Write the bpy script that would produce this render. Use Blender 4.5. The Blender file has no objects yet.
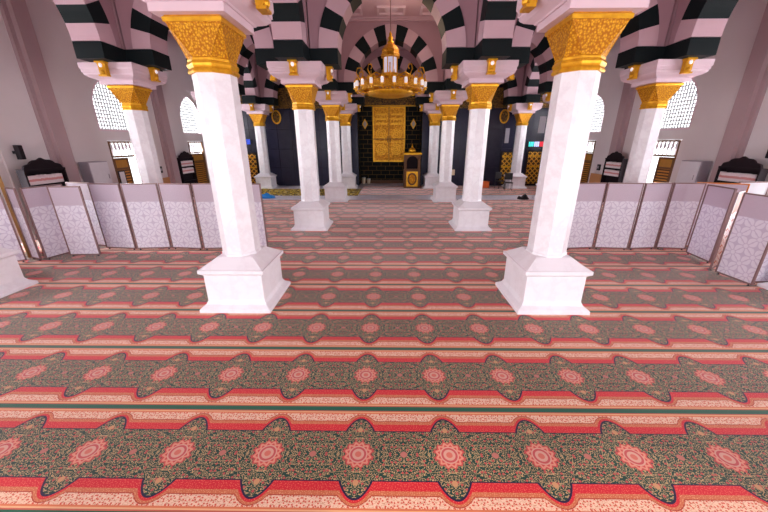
import bpy, bmesh, math, random
from mathutils import Vector, Matrix
from mathutils.geometry import tessellate_polygon
random.seed(7)
C = bpy.context.scene.collection
PI = math.pi
BAY = 5.485
HX = BAY / 2
ROWS = [5.493, 10.975, 16.46, 21.34]
WX = 10.97
CEIL = 7.75
SPR = 4.93            # top of the imposts
Z0 = 0.013            # top of the carpet

# ------------------------------------------------------------------ materials
def lin(r, g, b):
    f = lambda c: (c / 255 / 12.92) if c / 255 <= .04045 else ((c / 255 + .055) / 1.055) ** 2.4
    return (f(r), f(g), f(b), 1.0)

class S:
    """a value socket in a node tree with arithmetic"""
    def __init__(s, nt, k): s.nt, s.k = nt, k
    def _m(s, op, *a):
        n = s.nt.nodes.new('ShaderNodeMath'); n.operation = op
        for i, v in enumerate((s,) + a):
            if isinstance(v, S): s.nt.links.new(v.k, n.inputs[i])
            else: n.inputs[i].default_value = v
        return S(s.nt, n.outputs[0])
    def __add__(s, o): return s._m('ADD', o)
    __radd__ = __add__
    def __sub__(s, o): return s._m('SUBTRACT', o)
    def __mul__(s, o): return s._m('MULTIPLY', o)
    __rmul__ = __mul__
    def __truediv__(s, o): return s._m('DIVIDE', o)
    def abs(s): return s._m('ABSOLUTE')
    def floor(s): return s._m('FLOOR')
    def frac(s): return s._m('FRACT')
    def sqrt(s): return s._m('SQRT')
    def sin(s): return s._m('SINE')
    def cos(s): return s._m('COSINE')
    def lt(s, o): return s._m('LESS_THAN', o)
    def gt(s, o): return s._m('GREATER_THAN', o)
    def mn(s, o): return s._m('MINIMUM', o)
    def mx(s, o): return s._m('MAXIMUM', o)
    def pw(s, o): return s._m('POWER', o)
    def at2(s, o): return s._m('ARCTAN2', o)
    def clamp(s): return s.mn(1.0).mx(0.0)

class MatB:
    def __init__(s, name, rough=.5, metal=0.0, spec=.4):
        s.m = bpy.data.materials.new(name); s.m.use_nodes = True
        s.nt = s.m.node_tree; s.b = s.nt.nodes['Principled BSDF']
        s.b.inputs['Roughness'].default_value = rough
        s.b.inputs['Metallic'].default_value = metal
        s.b.inputs['Specular IOR Level'].default_value = spec
    def n(s, t): return s.nt.nodes.new(t)
    def coord(s, kind='Object'):
        t = s.n('ShaderNodeTexCoord'); return t.outputs[kind]
    def xyz(s, kind='Object'):
        q = s.n('ShaderNodeSeparateXYZ'); s.nt.links.new(s.coord(kind), q.inputs[0])
        return [S(s.nt, o) for o in q.outputs]
    def vec(s, x, y, z=0.0):
        q = s.n('ShaderNodeCombineXYZ')
        for i, v in enumerate((x, y, z)):
            if isinstance(v, S): s.nt.links.new(v.k, q.inputs[i])
            else: q.inputs[i].default_value = v
        return q.outputs[0]
    def noise(s, scale, vec=None, detail=3, rough=.55, color=False):
        q = s.n('ShaderNodeTexNoise'); q.inputs['Scale'].default_value = scale
        q.inputs['Detail'].default_value = detail; q.inputs['Roughness'].default_value = rough
        s.nt.links.new(vec if vec is not None else s.coord(), q.inputs['Vector'])
        return q.outputs['Color'] if color else S(s.nt, q.outputs[0])
    def voro(s, scale, vec=None, feature='F1', rnd=1.0, out='Distance', dim='3D'):
        q = s.n('ShaderNodeTexVoronoi'); q.voronoi_dimensions = dim; q.feature = feature
        q.inputs['Scale'].default_value = scale; q.inputs['Randomness'].default_value = rnd
        s.nt.links.new(vec if vec is not None else s.coord(), q.inputs['Vector'])
        return S(s.nt, q.outputs[out])
    def mix(s, fac, a, b):
        q = s.n('ShaderNodeMix'); q.data_type = 'RGBA'
        for v, i in ((fac, 0), (a, 6), (b, 7)):
            if isinstance(v, S): s.nt.links.new(v.k, q.inputs[i])
            elif isinstance(v, bpy.types.NodeSocket): s.nt.links.new(v, q.inputs[i])
            else: q.inputs[i].default_value = v
        return q.outputs[2]
    def color(s, c):
        if isinstance(c, bpy.types.NodeSocket): s.nt.links.new(c, s.b.inputs['Base Color'])
        else: s.b.inputs['Base Color'].default_value = c
        return s
    def bump(s, h, strength=.3, dist=.02):
        q = s.n('ShaderNodeBump'); q.inputs['Strength'].default_value = strength
        q.inputs['Distance'].default_value = dist
        s.nt.links.new(h.k, q.inputs['Height']); s.nt.links.new(q.outputs[0], s.b.inputs['Normal'])
        return s

def plain(name, rgb, rough=.5, metal=0, spec=.4, var=.06, scale=6):
    M = MatB(name, rough, metal, spec)
    c = lin(*rgb); d = tuple(v * (1 - var * 2) for v in c[:3]) + (1,)
    M.color(M.mix(M.noise(scale), c, d)); return M.m

def m_marble(name, rgb, vein, rough=.28):
    M = MatB(name, rough, 0, .5)
    n = M.noise(1.6, detail=6, rough=.65)
    v = ((n - .5).abs() * 14.0).clamp()
    M.color(M.mix(v, lin(*vein), lin(*rgb))); return M.m

def m_gold(name, base=(255, 202, 50), dark=(188, 114, 8), relief='floral', scale=32):
    M = MatB(name, .34, .6, .5)
    if relief == 'floral':
        a = M.voro(scale, rnd=.9); b = M.voro(scale * 3.2, rnd=.35)
        h = a * .7 + b * .5
        M.color(M.mix((a * 1.5).clamp(), lin(*base), lin(*dark))); M.bump(h, .75, .025)
    elif relief == 'lattice':
        x, y, z = M.xyz()
        u = ((x + z) * scale).frac() - .5; w = ((x - z) * scale).frac() - .5
        e = u.abs().mx(w.abs())
        h = (e - .36).gt(0.0)
        M.color(M.mix(h, lin(*dark), lin(*base))); M.bump(h, .4, .01)
    else:
        n = M.noise(9); M.color(M.mix(n, lin(*base), lin(*dark)))
    return M.m

def m_emit(name, rgb, strength):
    M = MatB(name, .4); M.color(lin(*rgb))
    M.b.inputs['Emission Color'].default_value = lin(*rgb)
    M.b.inputs['Emission Strength'].default_value = strength
    return M.m

def m_carpet():
    P, D0, MP, M0 = 1.1025, 2.79, .864, -.3705
    M = MatB('carpet_pile', .95, 0, .1)
    x, y, z = M.xyz()
    t = ((y - D0) / P).frac()
    q = (t - .5).abs() * P                          # distance from the row's centre line
    xs = (x - M0 + MP / 2) / MP
    w = (xs.frac() - .5).abs() * MP                 # distance from the medallion axis
    mir = M.vec(w, q, 0.0)                          # the design mirrors about both axes
    dome = lambda hw, p: (1.0 - (w / hw).pw(2.0)).mx(0.0).pw(p) if False else (((w / hw).pw(2.0) * -1.0 + 1.0).mx(0.0)).pw(p)
    b = dome(.135, .95) * .15 + .25
    bn = dome(.15, .95) * .158 + .26
    br = (dome(.175, .95) * .178 + .262).mx(.34)
    bo = (dome(.205, .9) * .198 + .268).mx(.38)
    # field ornament
    v1 = M.voro(30, mir, 'DISTANCE_TO_EDGE', .9, dim='2D'); v2 = M.voro(46, mir, 'F1', 1.0, dim='2D')
    wob = M.noise(22, mir, 2)
    sw = ((M.noise(13, mir, 1) * 8.0).frac() - .5).abs()
    curl = sw.lt(.1)
    c = M.mix(M.noise(2.2, None, 2), lin(18, 76, 60), lin(28, 50, 48))
    c = M.mix(curl, c, lin(186, 160, 112))
    c = M.mix(v2.lt(.2), c, lin(190, 158, 120))
    v3 = M.voro(15, mir, 'F1', 1.0, dim='2D')
    c = M.mix(v3.lt(.17), c, lin(180, 80, 76))
    # medallion with twelve petals
    r = (w * w + q * q).sqrt(); th = q.at2(w)
    rr = r + (th * 12.0).cos() * .012
    c = M.mix(rr.lt(.135), c, lin(196, 78, 74))
    c = M.mix((rr - .108).abs().lt(.012), c, lin(214, 144, 122))
    c = M.mix(r.lt(.088), c, lin(208, 160, 142))
    c = M.mix((r - .066).abs().lt(.01), c, lin(190, 84, 84))
    c = M.mix(r.lt(.03), c, lin(204, 110, 96))
    # pendant on the lobe and the small chain along the axis
    rl = ((w * w) + (q - .27) * (q - .27)).sqrt()
    c = M.mix(rl.lt(.026), c, lin(196, 146, 104))
    ch = ((w - .43) * (w - .43) + q * q).sqrt()
    c = M.mix(ch.lt(.03), c, lin(180, 110, 100))
    # bands
    sp = M.voro(60, mir, 'F1', 1.0, dim='2D').lt(.22)
    red = M.mix(sp, lin(204, 34, 48), lin(224, 100, 84))
    ora = M.mix(sp, lin(198, 108, 72), lin(220, 156, 114))
    vine = ((M.noise(20, mir, 1) * 8.0).frac() - .5).abs().lt(.10)
    cr = M.mix(vine, lin(234, 198, 172), lin(192, 126, 96))
    cr = M.mix(M.voro(34, mir, 'F1', 1.0, dim='2D').lt(.24), cr, lin(206, 84, 66))
    cr = M.mix(q.gt(.478), cr, lin(214, 120, 80))
    cr = M.mix(q.gt(.494), cr, lin(228, 178, 132))
    cr = M.mix(q.gt(.508), cr, lin(196, 96, 76))
    cr = M.mix(q.gt(.521), cr, lin(8, 92, 70))
    navy = lin(36, 22, 58)
    out = M.mix(q.lt(bo), cr, ora)
    out = M.mix((q - bo).abs().lt(.004), out, lin(170, 60, 40))
    out = M.mix(q.lt(br), out, red)
    out = M.mix(q.lt(bn), out, navy)
    out = M.mix(q.lt(b), out, c)
    M.color(out)
    M.bump(M.noise(260, None, 2), .25, .004)
    M.b.inputs['Sheen Weight'].default_value = .4; M.b.inputs['Sheen Roughness'].default_value = .45; M.b.inputs['Sheen Tint'].default_value = (1, .82, .86, 1)
    return M.m

def m_screen(warm=False):
    """frosted white panel: plain head, rosettes of petals below"""
    M = MatB('screen_infill_backlit' if warm else 'screen_infill', .45, 0, .4)
    x, y, z = M.xyz()
    def ros(ox, oz):
        T = .38
        u = ((x / T + ox).frac() - .5) * T; v = ((z / T + oz).frac() - .5) * T
        r = (u * u + v * v).sqrt(); th = v.at2(u)
        a = ((th / (2 * PI / 8)).frac() - .5) * (2 * PI / 8)
        px = r * a.cos() - .112; py = r * a.sin()
        pet = ((px.abs() / .058).pw(2.4) + (py.abs() / (px * .22 + .034)).pw(2.4)).lt(1.0)
        star = (r + (th * 8.0).cos() * -.006).lt(.043)
        return pet.mx(star)
    p = ros(0.0, .0).mx(ros(.5, .5))
    low = z.lt(1.33)
    p = p * low
    if warm:
        g, l = lin(196, 92, 40), lin(240, 220, 214)  # orange painted in for the back-lit view through the holes
        head = lin(206, 98, 52)
    else:
        g, l = lin(222, 214, 230), lin(244, 240, 250)
        head = lin(212, 198, 212)
    fine = M.voro(60, None, 'F1', .6).lt(.3)
    hd = M.mix(fine, head, tuple(min(1, c * 1.12) for c in head[:3]) + (1,))
    c = M.mix(p, g, l)
    c = M.mix(low, hd, c)
    M.color(c)
    tl = M.n('ShaderNodeBsdfTranslucent'); M.nt.links.new(c, tl.inputs[0]); mx = M.n('ShaderNodeMixShader'); mx.inputs[0].default_value = .25
    M.nt.links.new(M.b.outputs[0], mx.inputs[1]); M.nt.links.new(tl.outputs[0], mx.inputs[2])
    M.nt.links.new(mx.outputs[0], M.nt.nodes['Material Output'].inputs[0])
    return M.m

def m_tiles():
    M = MatB('black_tile', .55, 0, .15)
    x, y, z = M.xyz()
    row = (z / .3).floor()
    fz = (z / .3).frac(); fx = (x / .62 + row * .5).frac()
    g = (fz - .5).abs().gt(.465).mx((fx - .5).abs().gt(.483))
    c = M.mix(g, M.mix(M.noise(3), lin(6, 8, 6), lin(12, 15, 12)), lin(120, 92, 40))
    M.color(c); return M.m

def m_navy():
    M = MatB('navy_marble', .25, 0, .3)
    x, y, z = M.xyz()
    g = ((x / .92).frac() - .5).abs().gt(.494).mx(((z / 1.2).frac() - .5).abs().gt(.496))
    c = M.mix(M.noise(2.4, None, 5), lin(28, 28, 46), lin(46, 44, 66))
    M.color(M.mix(g, c, lin(16, 16, 26))); return M.m

def m_frieze():
    M = MatB('gilt_frieze', .45, .3, .4)
    x, y, z = M.xyz()
    s = ((M.noise(5, None, 3) * 7.0).frac() - .5).abs().lt(.14)
    c = M.mix(s, lin(62, 44, 20), lin(170, 122, 46)); M.color(c); return M.m

def m_lattice():
    M = MatB('window_lattice', .6)
    x, y, z = M.xyz()
    v = M.voro(7.5, M.vec(y, z * 1.0, 0.0), 'DISTANCE_TO_EDGE', .12, dim='2D')
    bar = v.lt(.11)
    M.color(lin(150, 146, 150))
    tr = M.n('ShaderNodeBsdfTransparent'); mx = M.n('ShaderNodeMixShader')
    M.nt.links.new(bar.k, mx.inputs[0]); M.nt.links.new(tr.outputs[0], mx.inputs[1])
    M.nt.links.new(M.b.outputs[0], mx.inputs[2])
    M.nt.links.new(mx.outputs[0], M.nt.nodes['Material Output'].inputs[0])
    return M.m

def m_mat():
    M = MatB('ornate_mat', .9, 0, .1)
    x, y, z = M.xyz()
    s = ((M.noise(2.6, None, 2) * 6.0).frac() - .5).abs()
    c = M.mix(s.lt(.2), lin(70, 60, 44), lin(226, 192, 74))
    c = M.mix(M.voro(3.0, None, 'F1', 1.0).lt(.28), c, lin(232, 214, 150)); M.color(c); return M.m

def m_wood_lattice():
    M = MatB('gilt_wood_lattice', .4, .35, .4)
    x, y, z = M.xyz()
    u = ((x + z) * 9.0).frac() - .5; w = ((x - z) * 9.0).frac() - .5
    h = u.abs().mx(w.abs()).gt(.34)
    M.color(M.mix(h, lin(74, 44, 18), lin(186, 126, 48))); return M.m

MT = {}
MT['shaft'] = m_marble('white_marble', (238, 235, 240), (229, 224, 230))
MT['base'] = m_marble('white_marble_base', (238, 235, 241), (232, 228, 234), .35)
MT['span'] = plain('pink_plaster', (178, 142, 152), .7, 0, .2, .05, 3)
MT['stone'] = plain('pink_stone', (206, 172, 182), .6, 0, .3, .05, 3)
MT['impost'] = plain('pale_pink_stone', (220, 194, 204), .5, 0, .3, .04, 3)
MT['black'] = plain('black_green_stone', (9, 22, 25), .6, 0, .2, .15, 3)
MT['wall'] = plain('wall_plaster', (212, 204, 206), .85, 0, .2, .04, 1.2)
MT['pil'] = plain('pilaster_plaster', (170, 146, 150), .8, 0, .2, .04, 1.2)
MT['gold'] = m_gold('gilded_relief')
MT['goldsm'] = m_gold('gilded_smooth', relief='none')
MT['goldpanel'] = m_gold('gilded_panel', (244, 180, 46), (190, 122, 20), 'floral', 9)
MT['goldlat'] = m_gold('gilded_lattice', (232, 172, 62), (84, 56, 24), 'lattice', 3.2)
MT['carpet'] = m_carpet()
MT['screen'] = m_screen(); MT['screenw'] = m_screen(True)
MT['frame'] = plain('screen_frame', (142, 112, 112), .4, .3)
MT['oframe'] = plain('orange_wood', (214, 122, 34), .5)
MT['brown'] = plain('brown_wood', (112, 72, 36), .5, 0, .4, .2, 9)
MT['gwood'] = m_wood_lattice()
MT['ochre'] = plain('ochre_gilt', (186, 132, 52), .5, .2, .4, .15, 8)
MT['oak'] = plain('gilt_oak', (160, 116, 58), .45, .2, .4, .2, 12)
MT['dark'] = plain('dark_wood', (34, 24, 30), .7, 0, .15, .15, 9)
MT['tile'] = m_tiles(); MT['navy'] = m_navy(); MT['frieze'] = m_frieze()
MT['lattice'] = m_lattice(); MT['mat'] = m_mat()
MT['floor'] = m_marble('floor_marble', (226, 222, 234), (204, 202, 214), .3)
MT['white'] = plain('white_paint', (220, 218, 226), .45)
MT['grey'] = plain('grey_paint', (164, 158, 168), .5)
MT['blackp'] = plain('black_plastic', (24, 22, 28), .5)
MT['blue'] = plain('blue_plastic', (30, 150, 240), .5)
MT['orange'] = plain('orange_plastic', (214, 92, 30), .5)
MT['yellow'] = plain('yellow_cloth', (206, 178, 50), .7)
MT['cream'] = plain('cream_card', (216, 196, 168), .6)
MT['book'] = plain('book_cover', (234, 222, 226), .6)
MT['bookband'] = plain('book_band', (214, 148, 150), .6)
MT['glass'] = m_emit('lamp_glass', (244, 236, 240), .35)
MT['lantern'] = m_emit('lantern_glass', (214, 210, 232), .3)
MT['wains'] = plain('ochre_panel', (196, 140, 92), .6)
MT['led'] = m_emit('display_black', (14, 16, 24), .1)
MT['ledr'] = m_emit('display_red', (230, 40, 60), .9); MT['ledc'] = m_emit('display_cyan', (60, 220, 210), .8)
MT['ledw'] = m_emit('display_white', (200, 210, 255), .9); MT['ledb'] = m_emit('display_blue', (40, 70, 190), .9)
MT['ledg'] = m_emit('display_green', (60, 210, 140), .8)

# ------------------------------------------------------------------ mesh tools
def link(name, bm, mats, parent=None, smooth=False, keep=False):
    me = bpy.data.meshes.new(name)
    if not keep: bmesh.ops.recalc_face_normals(bm, faces=bm.faces)
    bm.to_mesh(me); bm.free()
    for m in (mats if isinstance(mats, (list, tuple)) else [mats]): me.materials.append(MT[m])
    if smooth:
        for p in me.polygons: p.use_smooth = True
    o = bpy.data.objects.new(name, me); C.objects.link(o)
    if parent is not None: o.parent = parent
    return o

def tag(o, label, cat, group=None):
    o['label'] = label; o['category'] = cat
    o['kind'] = 'thing'
    if group: o['group'] = group
    return o

def thing(name, label, cat, loc=(0, 0, 0), rz=0, group=None):
    o = bpy.data.objects.new(name, None); C.objects.link(o)
    o.location = loc; o.rotation_euler = (0, 0, rz); o.empty_display_size = .2
    return tag(o, label, cat, group)

def struct(o):
    o['kind'] = 'structure'; return o

def copy_tree(o, parent=None):
    c = o.copy(); C.objects.link(c)
    if parent is not None:
        c.parent = parent
    for ch in list(o.children): copy_tree(ch, c)
    return c

def box(bm, x0, x1, y0, y1, z0, z1, mi=0, bev=0):
    vs = [bm.verts.new((x, y, z)) for z in (z0, z1) for y in (y0, y1) for x in (x0, x1)]
    fs = [(0, 2, 3, 1), (4, 5, 7, 6), (0, 1, 5, 4), (2, 6, 7, 3), (0, 4, 6, 2), (1, 3, 7, 5)]
    out = []
    for f in fs:
        k = bm.faces.new([vs[i] for i in f]); k.material_index = mi; out.append(k)
    if bev:
        es = {e for f in out for e in f.edges}
        r = bmesh.ops.bevel(bm, geom=list(es), offset=bev, segments=2, affect='EDGES', profile=.5)
        for f in r['faces']: f.material_index = mi
    return out

def loft(bm, rings, mi=0, cap=True):
    """rings: lists of points, all the same count"""
    R = [[bm.verts.new(p) for p in r] for r in rings]
    n = len(R[0])
    for a, b in zip(R, R[1:]):
        for i in range(n):
            f = bm.faces.new((a[i], a[(i + 1) % n], b[(i + 1) % n], b[i])); f.material_index = mi
    if cap:
        bm.faces.new(R[0][::-1]).material_index = mi; bm.faces.new(R[-1]).material_index = mi

def sq(h, z, cx=0, cy=0): return [(cx - h, cy - h, z), (cx + h, cy - h, z), (cx + h, cy + h, z), (cx - h, cy + h, z)]
def ngon(ap, z, n=8, cx=0, cy=0):
    r = ap / math.cos(PI / n)
    return [(cx + r * math.cos((i + .5) * 2 * PI / n - PI / 2), cy + r * math.sin((i + .5) * 2 * PI / n - PI / 2), z) for i in range(n)]
def circ(r, z, n=24, cx=0, cy=0): return [(cx + r * math.cos(i * 2 * PI / n), cy + r * math.sin(i * 2 * PI / n), z) for i in range(n)]
def lathe(bm, prof, n=24, cx=0, cy=0, mi=0): loft(bm, [circ(max(r, .0008), z, n, cx, cy) for r, z in prof], mi)

def prism(bm, poly, a0, a1, axes='xz', mi=0):
    """poly in two axes, extruded along the third from a0 to a1"""
    def P(u, v, w):
        return (u, w, v) if axes == 'xz' else (w, u, v) if axes == 'yz' else (u, v, w)
    A = [bm.verts.new(P(u, v, a0)) for u, v in poly]; B = [bm.verts.new(P(u, v, a1)) for u, v in poly]
    n = len(poly)
    for i in range(n):
        f = bm.faces.new((A[i], A[(i + 1) % n], B[(i + 1) % n], B[i])); f.material_index = mi
    for L in (A[::-1], B):
        f = bm.faces.new(L); f.material_index = mi

def plate(bm, outer, holes, a0, a1, axes='yz', mi=0):
    """a flat plate with holes, thickness a0..a1"""
    loops = [outer] + holes
    def P(u, v, w):
        return (u, w, v) if axes == 'xz' else (w, u, v) if axes == 'yz' else (u, v, w)
    tri = tessellate_polygon([[Vector((u, v, 0)) for u, v in L] for L in loops])
    flat = [p for L in loops for p in L]
    A = [bm.verts.new(P(u, v, a0)) for u, v in flat]; B = [bm.verts.new(P(u, v, a1)) for u, v in flat]
    for t in tri:
        if len(set(t)) < 3: continue
        for V in (A, B):
            try: bm.faces.new([V[i] for i in t]).material_index = mi
            except ValueError: pass
    k = 0
    for L in loops:
        n = len(L)
        for i in range(n):
            a, b = k + i, k + (i + 1) % n
            bm.faces.new((A[a], A[b], B[b], B[a])).material_index = mi
        k += n

def tube(bm, pts, r, n=8, mi=0):
    pts = [Vector(p) for p in pts]; rings = []
    for i, p in enumerate(pts):
        d = (pts[min(i + 1, len(pts) - 1)] - pts[max(i - 1, 0)]).normalized()
        up = Vector((0, 0, 1)) if abs(d.z) < .9 else Vector((1, 0, 0))
        a = d.cross(up).normalized(); b = d.cross(a)
        rr = r[i] if isinstance(r, (list, tuple)) else r
        rings.append([p + (a * math.cos(t * 2 * PI / n) + b * math.sin(t * 2 * PI / n)) * rr for t in range(n)])
    loft(bm, rings, mi)

# ------------------------------------------------------------------ setting
bm = bmesh.new(); box(bm, -11.4, 11.4, -3.2, 24.4, -.2, 0); struct(link('floor', bm, 'floor'))
bm = bmesh.new(); box(bm, -11.4, 11.4, -3.2, 24.4, CEIL, CEIL + .2); struct(link('ceiling', bm, 'stone'))

def arch_poly(c, hw, z0, zs, za, n=9):
    """pointed opening: c centre, hw half width, sill z0, spring zs, apex za"""
    L = [(c - hw, z0), (c + hw, z0)]
    h = za - zs; cc = (h * h - hw * hw) / (2 * hw); R = hw + cc; amax = math.atan2(h, cc)
    for i in range(n + 1):
        a = amax * i / n; L.append((c - cc + R * math.cos(a), zs + R * math.sin(a)))
    for i in range(n - 1, -1, -1):
        a = amax * i / n; L.append((c + cc - R * math.cos(a), zs + R * math.sin(a)))
    return L

BAYS = [2.74, 8.23, 13.82, 19.1]  # the two nearest bays are out of view, openings added for daylight
wi = di = 0
for sgn, side in ((-1, 'left'), (1, 'right')):
    bm = bmesh.new()
    outer = [(-3.2, 0), (24.4, 0), (24.4, CEIL), (-3.2, CEIL)]
    plate(bm, outer, [arch_poly(c, 1.1, .001 + .002, 3.9, 5.45) for c in BAYS], sgn * WX, sgn * (WX + .05))
    H = []
    for c in BAYS:
        H.append(arch_poly(c, .95, 3.24, 4.05, 5.2)); H.append([(c - .73, .003), (c + .73, .003), (c + .73, 2.88), (c - .73, 2.88)])
    plate(bm, outer, H, sgn * (WX + .05), sgn * (WX + .3))
    struct(link('wall_' + side, bm, 'wall'))
    for k, c in enumerate(BAYS):
        wi += 1
        # a moulded surround, the lattice and its thin bars
        w = bpy.data.objects.new('window_%d' % wi, None); C.objects.link(w); struct(w)
        w['label'] = 'pointed window with white lattice high on the %s wall, %s' % (side, ('unseen beside the camera, added for light', 'out of view past the front screens, added for light', 'behind the outer column', 'toward the far wall')[k])
        w.location = (sgn * (WX + .1), c, 3.24)
        bm = bmesh.new(); a = arch_poly(0, .95, 0, .81, 1.96); b = arch_poly(0, .89, .06, .81, 1.89)
        plate(bm, a, [b], -.04, .04); link('window_frame', bm, 'impost', w)
        bm = bmesh.new(); prism(bm, arch_poly(0, .885, .065, .81, 1.88), -.012, .012, 'yz'); link('window_lattice', bm, 'lattice', w)
        di += 1
        d = bpy.data.objects.new('door_%d' % di, None); C.objects.link(d); struct(d)
        d.location = (sgn * (WX + .1), c, .004)
        bm = bmesh.new(); plate(bm, [(-.73, 0), (.73, 0), (.73, 2.87), (-.73, 2.87)], [[(-.66, .02), (.66, .02), (.66, 2.24), (-.66, 2.24)], [(-.66, 2.31), (.66, 2.31), (.66, 2.8), (-.66, 2.8)]], -.06, .06)
        link('door_frame', bm, 'brown', d)
        bm = bmesh.new()
        for j in range(7):
            y = -.57 + j * .19
            prism(bm, [(y - .02, 2.31), (y + .02, 2.31), (y + .02, 2.5), (y + .075, 2.6), (y + .06, 2.72), (y + .02, 2.8), (y - .02, 2.8), (y - .06, 2.72), (y - .075, 2.6), (y - .02, 2.5)], -.02, .02, 'yz')
        link('transom', bm, 'white', d)
        lf = bpy.data.objects.new('door_leaf', None); C.objects.link(lf); lf.parent = d
        full = (k == 3)
        y1 = .65 if full else .12
        bm = bmesh.new(); plate(bm, [(-.65, .03), (y1, .03), (y1, 2.22), (-.65, 2.22)], [[(-.57, .15), (y1 - .08, .15), (y1 - .08, 1.76), (-.57, 1.76)], [(-.57, 1.84), (y1 - .08, 1.84), (y1 - .08, 2.14), (-.57, 2.14)]], -.03, .03)
        link('leaf_frame', bm, 'brown', lf)
        bm = bmesh.new(); box(bm, -.012, .012, -.57, y1 - .08, .15, 1.76); o = link('lattice_panel', bm, 'gwood', lf)
        bm = bmesh.new(); box(bm, -.012, .012, -.57, y1 - .08, 1.84, 2.14); link('gilt_panel', bm, 'ochre', lf)
    # pilasters in two steps
    for k, y in enumerate(ROWS[:3]):
        bm = bmesh.new()
        box(bm, *sorted((sgn * WX, sgn * (WX - .1))), y - .36, y + .36, 0, CEIL)
        box(bm, *sorted((sgn * (WX - .1), sgn * (WX - .24))), y - .23, y + .23, 0, CEIL)
        struct(link('trim_%d' % (1 + k + (3 if sgn > 0 else 0)), bm, 'pil'))
    bm = bmesh.new()
    ys = [-3.1] + [v for c in BAYS for v in (c - 1.11, c + 1.11)] + [22.3]
    for a, b in zip(ys[::2], ys[1::2]): box(bm, *sorted((sgn * WX, sgn * (WX - .03))), a, b, 0, .14)
    struct(link('baseboard_' + side, bm, 'wall'))

# near wall behind the camera with open doorways to the courtyard
bm = bmesh.new()
DO = [(-8.24, 1.7), (-4.9, 1.2), (0, 2.1), (4.9, 1.2), (8.24, 1.7)]
plate(bm, [(-11.3, 0), (11.3, 0), (11.3, CEIL), (-11.3, CEIL)], [arch_poly(c, h, .003, 2.6, 3.6) for c, h in DO], -2.75, -3.15, 'xz')
struct(link('wall_near', bm, 'wall'))

# far wall: navy marble flanks, frieze, deep mihrab bay
FY, NY = 22.34, 23.9
for sgn, side in ((-1, 'left'), (1, 'right')):
    a, b = sorted((sgn * 2.1, sgn * 11.3))
    bm = bmesh.new(); box(bm, a, b, FY, FY + .3, 0, CEIL); struct(link('wall_far_' + side, bm, 'navy'))
    bm = bmesh.new(); box(bm, *sorted((sgn * 2.1, sgn * 10.9)), FY - .05, FY, 4.9, 5.95); box(bm, *sorted((sgn * 2.1, sgn * 10.9)), FY - .07, FY, 4.84, 4.9); box(bm, *sorted((sgn * 2.1, sgn * 10.9)), FY - .07, FY, 5.95, 6.01)
    struct(link('trim_%d' % (7 if sgn < 0 else 8), bm, 'frieze'))
    bm = bmesh.new(); box(bm, *sorted((sgn * 2.1, sgn * 2.3)), FY + .3, NY, 0, CEIL); struct(link('wall_niche_' + side, bm, 'tile'))
bm = bmesh.new(); box(bm, -2.3, 2.3, NY, NY + .3, 0, 5.25, 0); struct(link('wall_niche', bm, 'tile'))
bm = bmesh.new(); box(bm, -2.3, 2.3, NY, NY + .3, 5.25, CEIL); struct(link('wall_niche_top', bm, 'stone'))
bm = bmesh.new(); box(bm, -2.08, 2.08, NY - .08, NY, 0, .22); struct(link('baseboard_niche', bm, 'brown'))

# ceiling cornice and sunk panels of the central bay
bm = bmesh.new()
box(bm, -2.3, 2.3, 16.0, 16.12, CEIL - .12, CEIL); box(bm, -2.3, 2.3, 15.94, 16.0, CEIL - .06, CEIL)
struct(link('trim_9', bm, 'stone'))
i = 0
for yy in (12.0, 13.6, 15.2):
    for xx in (-1.72, 0, 1.72):
        i += 1
        t = bpy.data.objects.new('ceiling_panel', None); C.objects.link(t); t.location = (xx, yy, CEIL); struct(t)
        bm = bmesh.new(); plate(bm, [(-.56, -.4), (.56, -.4), (.56, .4), (-.56, .4)], [[(-.48, -.32), (.48, -.32), (.48, .32), (-.48, .32)]], -.07, 0, 'xy'); link('panel_frame', bm, 'impost', t)
        bm = bmesh.new(); lathe(bm, [(.26, 0), (.26, -.02), (.2, -.05), (.1, -.03), (.06, -.07), (.0, -.08)], 16); link('rosette', bm, 'impost', t)

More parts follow.
